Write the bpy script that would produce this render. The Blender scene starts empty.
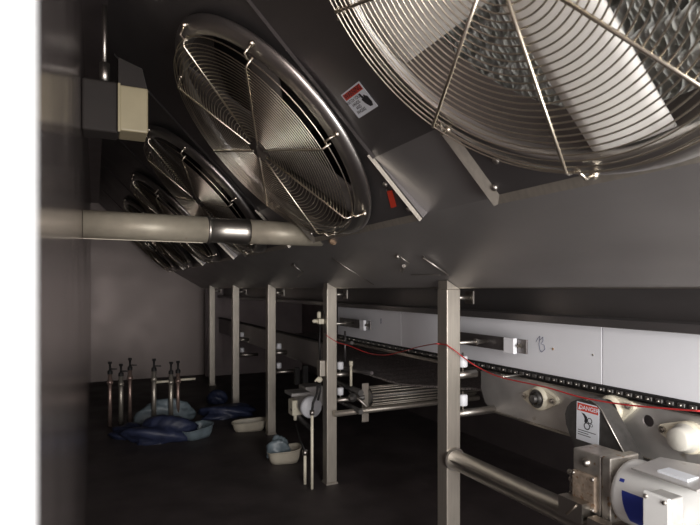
import bpy, bmesh, math, random
from mathutils import Vector, Matrix
random.seed(7)
PI = math.pi
EYE = 1.35                      # eye height above the floor; everything is laid out about the eye line, then raised
C = bpy.context.scene.collection
F = 530.0; TH = math.atan(255/530); CT, ST = math.cos(TH), math.sin(TH); HZ = 288

def V(*a): return Vector(a)
def ray(x, y):
    a = (x-350)/F
    return V(a*CT+ST, CT-a*ST, (HZ-y)/F)
def on(x, y, n, k):
    r = ray(x, y); return r*(k/r.dot(Vector(n)))
def pX(x, y, X): return on(x, y, (1,0,0), X)
def pY(x, y, Y): return on(x, y, (0,1,0), Y)
def pF(x, y, h=0.0): return on(x, y, (0,0,1), -EYE+h)

# ------------------------------------------------------------------ materials
MATS = {}
def mat(name, col, metal=0.0, rough=0.5, noise=0.0, scale=6.0, stretch=(1,1,1), bump=0.0, rvar=0.0, spot=None, coat=0.0, trans=0.0):
    m = bpy.data.materials.new(name); m.use_nodes = True
    nt = m.node_tree; b = nt.nodes['Principled BSDF']
    b.inputs['Base Color'].default_value = (*col, 1); b.inputs['Metallic'].default_value = metal
    b.inputs['Roughness'].default_value = rough
    if coat: b.inputs['Coat Weight'].default_value = coat
    if trans: b.inputs['Transmission Weight'].default_value = trans
    tc = nt.nodes.new('ShaderNodeTexCoord'); mp = nt.nodes.new('ShaderNodeMapping')
    mp.inputs['Scale'].default_value = stretch
    nt.links.new(tc.outputs['Object'], mp.inputs['Vector'])
    n = nt.nodes.new('ShaderNodeTexNoise'); n.inputs['Scale'].default_value = scale; n.inputs['Detail'].default_value = 6
    nt.links.new(mp.outputs['Vector'], n.inputs['Vector'])
    if noise:
        r = nt.nodes.new('ShaderNodeValToRGB'); e = r.color_ramp.elements
        e[0].position = .3; e[1].position = .7
        e[0].color = (*[c*(1-noise) for c in col], 1); e[1].color = (*[min(1, c*(1+noise)) for c in col], 1)
        nt.links.new(n.outputs['Fac'], r.inputs['Fac'])
        out = r.outputs['Color']
        if spot:
            n2 = nt.nodes.new('ShaderNodeTexNoise'); n2.inputs['Scale'].default_value = spot[1]; n2.inputs['Detail'].default_value = 8
            nt.links.new(tc.outputs['Object'], n2.inputs['Vector'])
            r2 = nt.nodes.new('ShaderNodeValToRGB'); r2.color_ramp.elements[0].position = spot[2]; r2.color_ramp.elements[1].position = spot[2]+.08
            nt.links.new(n2.outputs['Fac'], r2.inputs['Fac'])
            mx = nt.nodes.new('ShaderNodeMixRGB'); mx.inputs['Color2'].default_value = (*spot[0], 1)
            nt.links.new(r2.outputs['Color'], mx.inputs['Fac']); nt.links.new(out, mx.inputs['Color1']); out = mx.outputs['Color']
        nt.links.new(out, b.inputs['Base Color'])
    if rvar:
        mr = nt.nodes.new('ShaderNodeMapRange'); mr.inputs['From Min'].default_value = .3; mr.inputs['From Max'].default_value = .7
        mr.inputs['To Min'].default_value = max(0.02, rough-rvar); mr.inputs['To Max'].default_value = rough+rvar
        n3 = nt.nodes.new('ShaderNodeTexNoise'); n3.inputs['Scale'].default_value = 3.2; n3.inputs['Detail'].default_value = 7
        nt.links.new(tc.outputs['Object'], n3.inputs['Vector'])
        nt.links.new(n3.outputs['Fac'], mr.inputs['Value']); nt.links.new(mr.outputs['Result'], b.inputs['Roughness'])
    if bump:
        bp = nt.nodes.new('ShaderNodeBump'); bp.inputs['Strength'].default_value = bump; bp.inputs['Distance'].default_value = .01
        nt.links.new(n.outputs['Fac'], bp.inputs['Height']); nt.links.new(bp.outputs['Normal'], b.inputs['Normal'])
    MATS[name] = m; return m
STEEL   = mat('brushed_steel', (.50,.47,.43), 1, .38, .12, 9, (1,1,.15), rvar=.06)
POSTM   = mat('post_steel', (.50,.46,.40), .75, .42, .10, 12, (6,6,.6))
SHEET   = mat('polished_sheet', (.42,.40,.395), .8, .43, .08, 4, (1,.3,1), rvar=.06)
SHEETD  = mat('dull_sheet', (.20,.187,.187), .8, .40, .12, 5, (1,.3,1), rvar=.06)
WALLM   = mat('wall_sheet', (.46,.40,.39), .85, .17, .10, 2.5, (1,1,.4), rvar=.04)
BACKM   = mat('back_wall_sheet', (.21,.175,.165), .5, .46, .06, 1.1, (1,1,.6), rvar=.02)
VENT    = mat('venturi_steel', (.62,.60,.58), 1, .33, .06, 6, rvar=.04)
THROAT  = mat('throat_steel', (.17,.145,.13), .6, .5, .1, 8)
WIRE    = mat('guard_wire', (.66,.60,.50), 1, .28)
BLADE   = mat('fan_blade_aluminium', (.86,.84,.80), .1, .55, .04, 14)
BLADE_SHADE  = mat('fan_blade_shaded', (.15,.135,.125), .3, .5, .08, 14)  # darkened copy of the blade material, shade of the farther fans put into the colour
FIN     = mat('coil_fin', (.92,.92,.85), .3, .32, .15, 40)
WHITE   = mat('white_plastic', (.84,.85,.89), 0, .42, .03, 3, rvar=.06)
IVORY   = mat('ivory_plastic', (.76,.71,.57), 0, .4, .06, 20)
BLACK   = mat('black_rubber', (.015,.014,.014), 0, .6)
DARK    = mat('dark_plate', (.14,.135,.13), .7, .42, .2, 30)
BELTM   = mat('belt_mesh', (.34,.31,.30), .3, .45, .8, 70, bump=.8)
FLOORM  = mat('wet_floor', (.050,.040,.040), 0, .6, .30, 4, bump=.25, rvar=.1)
CEILM   = mat('ceiling_sheet', (.20,.17,.17), .8, .5, .15, 3)
PIPEM   = mat('pipe_paint', (.38,.34,.27), .25, .45, .12, 14, spot=((.30,.24,.17), 30, .70))
STAIN   = mat('stained_steel', (.56,.54,.52), .65, .38, .16, 7, rvar=.08, spot=((.30,.24,.16), 9, .66))
GEARM   = mat('gearbox_steel', (.46,.43,.39), .8, .42, .2, 25, spot=((.30,.20,.12), 35, .60))
COVERM  = mat('rusty_cover', (.46,.37,.29), .6, .5, .3, 45, spot=((.28,.17,.10), 60, .58))
MOTORW  = mat('motor_white', (.82,.82,.80), 0, .32, .03, 10, coat=.3, spot=((.45,.33,.22), 14, .70))
BOXG    = mat('box_grey', (.42,.41,.39), 0, .4, .12, 30)
CAPM    = mat('cap_plastic', (.60,.58,.52), 0, .4, .05, 20)
BLUE    = mat('blue_paint', (.03,.05,.32), 0, .4)
RED     = mat('red_cord', (.48,.03,.03), 0, .45)
REDP    = mat('sticker_red', (.60,.05,.025), 0, .5)
STICK   = mat('sticker_white', (.76,.79,.84), 0, .45)
INK     = mat('sticker_ink', (.02,.02,.025), 0, .5)
PEN     = mat('pen_ink', (.05,.06,.16), 0, .6)
JAMB    = mat('jamb_white', (.90,.91,.93), 0, .45, .02, 3)
BAG     = mat('blue_bag_film', (.025,.032,.07), 0, .5, .35, 9, bump=.6)
BAGL    = mat('pale_film', (.15,.19,.215), 0, .4, .25, 12, bump=.5)
TRAY    = mat('cream_tray', (.46,.42,.34), 0, .45, .1, 12)
COPPER  = mat('riser_pipe', (.42,.30,.26), .7, .4, .15, 20)
RUSTB   = mat('rust_bolt', (.52,.36,.24), .6, .5)
LENS    = mat('lamp_housing', (.36,.31,.20), 0, .42, .06, 10)
BROWNM  = mat('brown_housing', (.022,.017,.015), .0, .75, .1, 10)

# ------------------------------------------------------------------ mesh helpers
def basis(d):
    d = d.normalized(); up = V(0,0,1) if abs(d.z) < .9 else V(1,0,0)
    a = d.cross(up).normalized(); return a, d.cross(a).normalized()
def add_box(bm, lo, hi, M=None, bevel=0.0):
    lo, hi = Vector(lo), Vector(hi); t = bmesh.new()
    vs = [t.verts.new((x,y,z)) for x in (lo.x,hi.x) for y in (lo.y,hi.y) for z in (lo.z,hi.z)]
    for f in ((0,1,3,2),(4,6,7,5),(0,4,5,1),(2,3,7,6),(0,2,6,4),(1,5,7,3)): t.faces.new([vs[i] for i in f])
    bmesh.ops.recalc_face_normals(t, faces=t.faces)
    if bevel: bmesh.ops.bevel(t, geom=list(t.edges), offset=bevel, segments=3, affect='EDGES', profile=.5)
    if M: t.transform(M)
    merge(bm, t)
def merge(bm, t):
    me = bpy.data.meshes.new('tmp'); t.to_mesh(me); t.free(); bm.from_mesh(me); bpy.data.meshes.remove(me)
def add_tube(bm, pts, r, seg=10, closed=False, cap=True):
    pts = [Vector(p) for p in pts]; n = len(pts); rs = r if isinstance(r, (list,tuple)) else [r]*n
    rings = []; prev = None
    for i, p in enumerate(pts):
        if closed: d = pts[(i+1)%n]-pts[i-1]
        else: d = pts[min(i+1,n-1)]-pts[max(i-1,0)]
        d = d.normalized()
        if prev is None: a, b = basis(d)
        else:
            a = (prev - d*prev.dot(d)).normalized(); b = d.cross(a)
        prev = a
        rings.append([bm.verts.new(p+(a*math.cos(2*PI*k/seg)+b*math.sin(2*PI*k/seg))*rs[i]) for k in range(seg)])
    m = n if closed else n-1
    for i in range(m):
        A, B = rings[i], rings[(i+1)%n]
        for k in range(seg):
            f = bm.faces.new((A[k], A[(k+1)%seg], B[(k+1)%seg], B[k])); f.smooth = True
    if cap and not closed:
        bm.faces.new(rings[0][::-1]); bm.faces.new(rings[-1])
def add_torus(bm, c, u, v, R, r, seg=96, ms=6):
    add_tube(bm, [c+(u*math.cos(2*PI*i/seg)+v*math.sin(2*PI*i/seg))*R for i in range(seg)], r, ms, closed=True)
def add_lathe(bm, c, ax, prof, seg=64, smooth=True, cap=False):
    """prof: (radius, along) pairs"""
    a, b = basis(ax); ax = ax.normalized(); rings = []
    for (R, h) in prof:
        rings.append([bm.verts.new(c+ax*h+(a*math.cos(2*PI*k/seg)+b*math.sin(2*PI*k/seg))*max(R,1e-4)) for k in range(seg)])
    for A, B in zip(rings, rings[1:]):
        for k in range(seg):
            f = bm.faces.new((A[k], A[(k+1)%seg], B[(k+1)%seg], B[k])); f.smooth = smooth
    if cap: bm.faces.new(rings[0][::-1]); bm.faces.new(rings[-1])
def add_plate(bm, outline, holes, th, fr):
    """flat plate from 2d outline (+holes), thickness th, fr(a,b,h) -> 3d"""
    t = bmesh.new(); edges = []
    for loop in [outline]+holes:
        vs = [t.verts.new((a,b,0)) for a,b in loop]
        edges += [t.edges.new((vs[i], vs[(i+1)%len(vs)])) for i in range(len(vs))]
    bmesh.ops.triangle_fill(t, edges=edges, use_beauty=True, use_dissolve=False)
    r = bmesh.ops.extrude_face_region(t, geom=list(t.faces))
    for g in r['geom']:
        if isinstance(g, bmesh.types.BMVert): g.co.z += th
    for v in t.verts: v.co = fr(v.co.x, v.co.y, v.co.z)
    bmesh.ops.recalc_face_normals(t, faces=t.faces)
    merge(bm, t)
def circ(a, b, r, n=64, ph=0): return [(a+r*math.cos(2*PI*i/n+ph), b+r*math.sin(2*PI*i/n+ph)) for i in range(n)]
def obj(name, bm, m, parent=None, recalc=False):
    if recalc: bmesh.ops.recalc_face_normals(bm, faces=bm.faces)
    me = bpy.data.meshes.new(name); bm.to_mesh(me); bm.free(); me.materials.append(m)
    o = bpy.data.objects.new(name, me); C.objects.link(o)
    if parent: o.parent = parent
    return o
def tag(o, label, cat, group=None, kind=None):
    if label: o['label'] = label
    if cat: o['category'] = cat
    if group: o['group'] = group
    if kind: o['kind'] = kind
    return o
def thing(name, loc, label, cat, group=None):
    o = bpy.data.objects.new(name, None); C.objects.link(o); o.location = loc; o.empty_display_size = .05
    return tag(o, label, cat, group)
def rebase(o, root):
    """keep world position of a mesh built in world coordinates under an unrotated root"""
    off = root.location
    o.data.transform(Matrix.Translation(-off))
def part(name, bm, m, root, base=None, label=None, recalc=False):
    o = obj(name, bm, m, root, recalc); rebase(o, base or root)
    if label: o['label'] = label
    return o
def struct(name, bm, m, recalc=False):
    o = obj(name, bm, m, recalc=recalc); o['kind'] = 'structure'; return o
def dup(root, dy, label):
    r = root.copy(); C.objects.link(r); r.location = root.location + V(0,dy,0)
    if label: r['label'] = label
    for ch in list(root.children):
        c = ch.copy(); C.objects.link(c); c.parent = r
        for g in list(ch.children):
            d = g.copy(); C.objects.link(d); d.parent = c
    return r
def B(): return bmesh.new()

# ------------------------------------------------------------------ setting
YF, YB = -.9, 8.45
XR = 3.1
CE = 1.22
bm = B(); add_box(bm, (-.15,YF,-EYE-.08), (XR,YB,-EYE)); struct('floor', bm, FLOORM)
bm = B(); add_box(bm, (-.15,.20,CE), (XR,YB,CE+.06)); struct('ceiling', bm, CEILM)
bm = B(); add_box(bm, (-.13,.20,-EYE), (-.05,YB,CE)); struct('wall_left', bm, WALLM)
bm = B(); add_box(bm, (1.52,8.25,-EYE), (XR-.01,8.30,-.02)); struct('shade_panel', bm, CEILM)  # added dark panel, stands in for the darkness between the far posts
bm = B(); add_box(bm, (XR,YF,-EYE), (XR+.08,YB,CE)); struct('wall_right', bm, CEILM)
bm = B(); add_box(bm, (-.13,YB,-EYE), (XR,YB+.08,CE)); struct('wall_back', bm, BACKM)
# white door jamb right beside the viewer
bm = B(); add_box(bm, (-.45,.176,-EYE), (-.0168,.20,CE), bevel=.004); struct('trim_1', bm, JAMB)

# ------------------------------------------------------------------ sloped plenum
PITCH = 1.372; FY = .678; YP1 = 1.964
NF = 6
UD = V(-.70711,0,.70711)          # up the 45 degree plate
ND = V(-.70711,0,-.70711)         # out of the plate, towards the aisle
PC = V(.655,0,.615)               # plate centre under a fan hub (y = 0)
S0, S1, S2 = -.527, -.257, .965
HB = .495
def up(s, y, h=0): return PC + UD*s + V(0,y,0) + ND*h
casing = thing('air_plenum_casing', (1.5,0,0), 'long sloping grey steel fan plenum casing overhead, running down the aisle above the posts', 'plenum casing')
for i in range(NF):
    yc = FY+PITCH*i
    y0 = -.686 if i else -.45
    y1 = .686 if i < NF-1 else YB-yc-.003
    out = [(S0,-HB),(S0,HB),(S1,HB),(S1,y1),(S2,y1),(S2,y0),(S1,y0)]+([(S1,-HB)] if i else [])
    if not i: out = [(S0,-.45),(S0,HB),(S1,HB),(S1,y1),(S2,y1),(S2,-.45)]
    bm = B(); add_plate(bm, out, [circ(0,0,.445,72)], -.004, lambda a,b,h: up(a, yc+b, h))
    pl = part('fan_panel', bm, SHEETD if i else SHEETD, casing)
    # raised edge flanges of the bay and its side and bottom returns
    b0 = -HB if i else -.45
    bm = B()
    Bp = V(1.028,0,.242); Cp = V(1.049,0,.263); Ap = V(.837,0,.434)
    for sy in ((-1,1) if i else (1,)):
        y = yc+HB*sy
        vs = [bm.verts.new(p+V(0,y,0)) for p in (Ap,Bp,Cp)]; bm.faces.new(vs)
        vs2 = [bm.verts.new(p+V(0,y-sy*.003,0)) for p in (Ap,Bp,Cp)]; bm.faces.new(vs2[::-1])
        for k in range(3): bm.faces.new((vs[k],vs[(k+1)%3],vs2[(k+1)%3],vs2[k]))
    vs = [bm.verts.new(p) for p in (Bp+V(0,yc+b0,0),Bp+V(0,yc+HB,0),Cp+V(0,yc+HB,0),Cp+V(0,yc+b0,0))]; bm.faces.new(vs)
    part('side_return', bm, SHEETD, casing, recalc=True)
    bm = B()
    for sy in ((-1,1) if i else (1,)):
        yo = yc+HB*sy; yi = yo-.028*sy; q = []
        for (yy_, h_) in ((yi,.0005),(yo,.016),(yo,.0005)):
            q.append((bm.verts.new(up(S0,yy_,h_)), bm.verts.new(up(S1+.02,yy_,h_))))
        for k in range(3): bm.faces.new((q[k][0],q[(k+1)%3][0],q[(k+1)%3][1],q[k][1]))
        bm.faces.new([v[0] for v in q]); bm.faces.new([v[1] for v in q])
    q = []
    for (s_, h_) in ((S0+.024,.0005),(S0,.010),(S0,.0005)): q.append((bm.verts.new(up(s_,yc+b0,h_)), bm.verts.new(up(s_,yc+HB,h_))))
    for k in range(3): bm.faces.new((q[k][0],q[(k+1)%3][0],q[(k+1)%3][1],q[k][1]))
    bmesh.ops.recalc_face_normals(bm, faces=bm.faces)
    part('edge_flange', bm, POSTM, casing)
    if i:
        bm = B(); yo = yc-HB; q = []
        for (yy_, h_) in ((yo-.012,.0005),(yo-.003,.007),(yo+.003,.007),(yo+.004,.0005)): q.append((bm.verts.new(up(S1,yy_,h_)), bm.verts.new(up(.80,yy_,h_))))
        for k in range(4): bm.faces.new((q[k][0],q[(k+1)%4][0],q[(k+1)%4][1],q[k][1]))
        bm.faces.new([v[0] for v in q]); bm.faces.new([v[1] for v in q])
        part('divider_rib', bm, SHEETD, casing, recalc=True)
    # bolts
    for (s, y) in ((S0+.05,HB-.03),(S0+.05,-HB+.03),(-.36,-HB+.05),(-.40,HB-.1)):
        if not i and y < -.4: continue
        bm = B(); add_lathe(bm, up(s,yc+y,0), ND, [(.010,0),(.010,.006),(.006,.009),(.0001,.009)], 10)
        part('bolt', bm, STEEL, casing)
# lower sloped sheet with notches behind the bays
LC = V(1.049,0,.263); Ltop = V(.837,0,.434); LN = V(.5037,0,.8639)
bm = B()
def quad(bm, pts, off):
    vs = [bm.verts.new(p) for p in pts]; f = bm.faces.new(vs); e = bmesh.ops.extrude_face_region(bm, geom=[f])
    for g in e['geom']:
        if isinstance(g, bmesh.types.BMVert): g.co += off
quad(bm, [V(1.5,-.45,0),V(1.5,YB-.003,0),LC+V(0,YB-.003,0),LC+V(0,-.45,0)], LN*.004)
yy = YB-.003
for i in reversed(range(NF)):
    y = FY+PITCH*i+HB
    if yy-y > .02: quad(bm, [LC+V(0,y,0),LC+V(0,yy,0),Ltop+V(0,yy,0),Ltop+V(0,y,0)], V(.628,0,.778)*.004)
    yy = FY+PITCH*i-HB
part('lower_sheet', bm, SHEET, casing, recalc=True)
bm = B(); add_box(bm, (1.497,-.45,-.002), (1.503,YB-.003,.05)); part('drip_lip', bm, STEEL, casing)
# latches and wire keepers hanging on the sloped sheet
def PL(x, y, h=0):    # pixel to the lower sheet, h metres towards the aisle
    n = LN; k = n.dot(LC)-h; return on(x,y,n,k)
bm = B(); add_tube(bm, [PL(399,255,.004),PL(399,256,.03),PL(409,263,.03),PL(404,270,.02)], .0035, 8)
for q in ((404,266,402,271),):
    add_tube(bm, [PL(q[0],q[1],.02),PL(q[2],q[3],.02)], .009, 8)
add_lathe(bm, PL(398,256,0), -LN, [(.012,0),(.012,.012),(.0001,.014)], 12)
part('latch', bm, STEEL, casing)
bm = B(); add_tube(bm, [PL(423,257,.002),PL(424,258,.014),PL(447,274,.014),PL(448,275,.002)], .0045, 8); part('latch_rod', bm, STEEL, casing)
bm = B(); add_tube(bm, [PL(411,275,.004),PL(440,275,.006)], .002, 6); part('keeper_wire', bm, STEEL, casing)
bm = B(); add_tube(bm, [PL(332,258,.003),PL(350,270,.012),PL(374,285,.006)], .0025, 6); part('keeper_wire', bm, STEEL, casing)
bm = B(); add_tube(bm, [PL(294,264,.004),PL(294,266,.03),PL(303,272,.03),PL(298,277,.02)], .005, 8); add_lathe(bm, PL(294,265,0), -LN, [(.016,0),(.016,.012),(.0001,.014)], 12); part('latch', bm, STEEL, casing)
bm = B(); add_lathe(bm, PL(333,241,0), -LN, [(.020,0),(.020,.012),(.012,.018),(.0001,.02)], 6, smooth=False); part('hex_bolt', bm, RUSTB, casing, label='brown hex bolt head')

# evaporator coil behind the fans
coil = thing('evaporator_coil', (1.15,0,.33), 'silver finned coil block glimpsed through the guard of the nearest fan', 'cooling coil')
bm = B()
y = -.4
k = 0
while y < 1.62:
    zs = [.34+j*.0165 for j in range(54)]
    prev = None
    for j, z in enumerate(zs):
        x = 1.06 + .018*math.cos(2*PI*z/.082) + .007*math.sin(k*2.4+j*.9)
        yy = y + .0035*math.sin(j*1.57+k*1.3)
        a = bm.verts.new((x,yy,z)); b_ = bm.verts.new((1.16,yy,z))
        if prev: bm.faces.new((prev[0],a,b_,prev[1]))
        prev = (a,b_)
    y += .0095; k += 1
part('fins', bm, FIN, coil)
bm = B()
for j in range(10):
    z = .38+j*.085
    add_tube(bm, [(1.102+.025*(j%2),-.4,z),(1.102+.025*(j%2),1.62,z)], .008, 8)
part('coil_tubes', bm, COPPER, coil)
bm = B(); add_box(bm, (1.162,-.42,.33), (1.17,1.64,CE-.01)); part('back_sheet', bm, DARK, coil)
bm = B(); add_box(bm, (1.30,1.66,.18), (1.31,YB-.01,CE-.01)); part('shade_backing', bm, DARK, casing)  # dark sheet added to stand for the unlit cavity behind the farther fans

# ------------------------------------------------------------------ fans
GH = .078; GR = .462; P0 = 2.075
def make_fan():
    yc = FY; c = up(0,yc)
    fan = thing('axial_fan', c, 'largest nearest fan with bright wire guard and pale blades, cut by the picture top', 'fan', 'row of guarded fans on the sloping plenum')
    bm = B()
    add_lathe(bm, c, ND, [(.4415,.026),(.443,.036),(.447,.045),(.450,.050),(.458,.052),(.478,.048),(.496,.042),(.504,.036),(.509,.029),(.511,.022),(.508,.019),(.497,.028),(.470,.036),(.452,.030),(.446,.001)], 128)
    part('venturi_rim', bm, VENT, fan)
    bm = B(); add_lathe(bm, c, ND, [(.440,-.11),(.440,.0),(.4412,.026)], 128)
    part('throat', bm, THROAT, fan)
    g = thing('guard', c, None, None); g.parent = fan; g.location = (0,0,0)
    g2 = B()
    vY = V(0,1,0)
    n = 26; RF = .449; HF = GH+.020
    for i in range(n):
        R = .070 + (RF-.070)*i/(n-1)
        add_torus(g2, c+ND*HF, UD, vY, R, .0019, 110, 5)
    add_torus(g2, c+ND*GH, UD, vY, GR, .0024, 110, 6)
    C.objects.unlink(g); bpy.data.objects.remove(g)
    guard = part('wire_guard', g2, WIRE, fan)
    for q in range(8):
        a = P0+q*PI/4; d = UD*math.cos(a)+vY*math.sin(a); bm = B()
        add_tube(bm, [c+ND*(HF+.003)+d*.045, c+ND*(HF+.003)+d*(RF-.004), c+ND*(HF-.004)+d*(RF+.006), c+ND*GH+d*GR, c+ND*(GH-.012)+d*(GR+.004)], .0040, 8)
        o = obj('rod', bm, WIRE, guard); o.data.transform(Matrix.Translation(-c))
    for q in range(8):
        a = P0+q*PI/4+.012; d = UD*math.cos(a)+vY*math.sin(a); t = ND.cross(d); bm = B()
        p = c+ND*(GH-.004)+d*(GR+.002)
        add_tube(bm, [p-d*.012, p+t*.010+ND*.006, p+d*.016+t*.016+ND*.004, c+d*.494+t*.014+ND*.046], .0042, 8)
        add_lathe(bm, c+d*.496+t*.014+ND*.042, ND, [(.010,0),(.010,.010),(.0001,.013)], 10)
        o = obj('clip', bm, WIRE, guard); o.data.transform(Matrix.Translation(-c))
    return fan, c
fan, c = make_fan()
def blades(fan, c, rot, material, only=None):
    for q in range(4):
        a = PI+rot+q*PI/2; d = UD*math.cos(a)+V(0,1,0)*math.sin(a); t = -ND.cross(d)
        # t is tangential; the blade is pitched about d
        bm = B(); rows = []
        for i in range(9):
            r = .085+(.436-.085)*i/8; w = .080+.004*i/8; pit = .12-.04*i/8
            row = []
            for j in range(7):
                u_ = (j/6-.5)*2*w
                camber = .010*(1-(2*(j/6)-1)**2)
                p = c + d*r + (t*math.cos(pit)+ND*math.sin(pit))*u_ + ND*(.028+camber) + t*.015
                row.append(p)
            rows.append(row)
        top = [[bm.verts.new(p) for p in r_] for r_ in rows]; bot = [[bm.verts.new(p-ND*.005) for p in r_] for r_ in rows]
        for i in range(8):
            for j in range(6):
                for G in (top,bot):
                    f = bm.faces.new((G[i][j],G[i+1][j],G[i+1][j+1],G[i][j+1])); f.smooth = True
        for i in range(8):
            for j in (0,6): bm.faces.new((top[i][j],top[i+1][j],bot[i+1][j],bot[i][j]))
        for j in range(6):
            for i in (0,8): bm.faces.new((top[i][j],top[i][j+1],bot[i][j+1],bot[i][j]))
        bmesh.ops.recalc_face_normals(bm, faces=bm.faces)
        o = obj('blade', bm, material, fan); o.data.transform(Matrix.Translation(-c))
    bm = B(); add_lathe(bm, c, ND, [(.105,-.05),(.105,.03),(.095,.045),(.05,.050),(.045,.06),(.0001,.06)], 48)
    o = obj('hub', bm, material, fan); o.data.transform(Matrix.Translation(-c))
    bm = B(); add_lathe(bm, c, ND, [(.085,-.36),(.085,-.09),(.10,-.08)], 32, cap=True)
    add_box(bm, (-.012,-.46,-.30), (.012,.46,-.27), Matrix.Translation(c+ND*.0) @ ND.to_track_quat('Z','Y').to_matrix().to_4x4())
    o = obj('motor', bm, DARK, fan); o.data.transform(Matrix.Translation(-c))
fan_labels = [None,
 'second fan, seen whole at a slant with a lit curved rim, above the overhead pipe',
 'third fan, behind the second one, dim band of rim crossing down to the overhead pipe',
 'fourth fan from the front, deep in shadow behind the third fan and the overhead pipe',
 'fifth fan from the front, almost lost in the dark next to the far end wall',
 'farthest fan of the row, lost in the dark against the end wall']
src = None
for i in range(1, NF):
    r = dup(fan, PITCH*i, fan_labels[i])
    r['group'] = fan['group']
    if i == 1:
        f2 = r
blades(fan, c, 0.0, BLADE)
kids = [k for k in fan.children if k.name.split('.')[0] in ('blade','hub','motor')]
shaded = {}  # blade and hub meshes of the farther fans, with shade painted in
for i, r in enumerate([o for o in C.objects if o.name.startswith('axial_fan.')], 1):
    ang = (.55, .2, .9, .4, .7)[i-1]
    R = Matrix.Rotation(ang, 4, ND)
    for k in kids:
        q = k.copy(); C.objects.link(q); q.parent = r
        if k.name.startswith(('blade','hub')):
            if k.name not in shaded:
                shaded[k.name] = k.data.copy(); shaded[k.name].materials[0] = BLADE_SHADE
            q.data = shaded[k.name]
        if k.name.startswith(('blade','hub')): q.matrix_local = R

# ------------------------------------------------------------------ lower steel enclosure behind the posts
XW = 1.745
enc = thing('conveyor_side_frame', (1.73,0,-.6), 'long grey stained steel side frame of the conveyor, under the white strips', 'conveyor frame')
bm = B(); add_box(bm, (1.79,-.3,-.115), (1.80,YB-.01,.16)); part('rear_sheet', bm, SHEETD, enc)
bm = B(); add_box(bm, (1.70,-.3,-.146), (1.80,YB-.01,-.113), bevel=.004); part('ledge', bm, SHEETD, enc)
# side plate with a hole, rounded lower corner at its far end
hole = pX(648,421,1.735)
ye = pX(481,385,1.735).y
out = [(-.25,-.402),(ye,-.402),(ye+.0,-.50),(ye-.03,-.565),(ye-.07,-.59),(-.25,-.59)]
bm = B(); add_plate(bm, out, [circ(hole.y,hole.z,.021,24)], .008, lambda a,b,h: V(1.735+h,a,b)); part('side_plate', bm, STAIN, enc)
bm = B(); add_box(bm, (1.722,-.25,-.598), (1.743,ye-.07,-.590)); part('bottom_flange', bm, STEEL, enc)
bm = B(); add_box(bm, (1.722,-.25,-.408), (1.760,3.85,-.402)); part('top_flange', bm, STEEL, enc)
bm = B(); add_box(bm, (1.765,ye,-.430), (1.785,3.85,-.402)); part('edge_rail', bm, STEEL, enc)
# white wear strips
for (y0,y1,lab) in ((-.10,1.404,'white plastic side strip nearest the viewer, running off the right edge'),
                    (1.408,2.878,'white plastic side strip with pen marks behind the nearest post'),
                    (2.882,3.85,'short far white plastic side strip just right of the second post')):
    bm = B(); add_box(bm, (XW,y0,-.369), (XW+.018,y1,-.147), bevel=.0015)
    t = tag(obj('wear_strip', bm, WHITE), lab, 'plastic strip', 'white plastic side strips')
def mark(name, pts, X, r, m, lab, cat):
    bm = B(); add_tube(bm, [pX(x,y,X) for x,y in pts], r, 6); return bm
ws = [o for o in C.objects if o.name.startswith('wear_strip')]
bm = B(); add_tube(bm, [pX(x,y,XW-.0004) for x,y in ((536,342),(538,338),(540,336),(539,344),(540,350),(542,352))], .0011, 5)
add_tube(bm, [pX(x,y,XW-.0004) for x,y in ((539,341),(543,337),(543,341),(541,344),(544,345),(545,349),(542,352),(540,351))], .0011, 5)
obj('pen_mark', bm, PEN, ws[1])
bm = B(); p = pX(553,349,XW); add_lathe(bm, p, V(-1,0,0), [(.0055,-.002),(.0055,.0015),(.0001,.002)], 12); obj('screw', bm, RUSTB, ws[1])
bm = B(); p = pX(593,355,XW); add_lathe(bm, p, V(-1,0,0), [(.004,-.002),(.004,.0012),(.0001,.0015)], 12); obj('screw', bm, STEEL, ws[1])
bm = B(); p = pX(381,321,XW); add_box(bm, p-V(.0008,.004,.018), p+V(.002,.004,.018)); obj('pen_mark', bm, PEN, ws[2])
# chain running below the strips
chain = thing('drive_chain', (1.75,0,-.385), 'black drive chain with shiny pins running under the white strips', 'chain')
bm = B(); add_box(bm, (1.738,-.15,-.399), (1.775,3.85,-.3705), bevel=.003); part('chain_rail', bm, BLACK, chain)
bm = B(); y = -.12
while y < 3.8:
    add_box(bm, (1.730,y-.013,-.392), (1.739,y+.013,-.378), bevel=.003); y += .038
part('link_row', bm, DARK, chain)['kind'] = 'stuff'
bm = B(); y = -.12
while y < 3.8:
    z = -.385+random.uniform(-.001,.001); add_lathe(bm, V(1.730,y,z), V(-1,0,0), [(.0042,0),(.0042,.004),(.0001,.005)], 8); y += .038*2 if y > 1.6 else .038
part('pin_row', bm, STEEL, chain)['kind'] = 'stuff'

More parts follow.
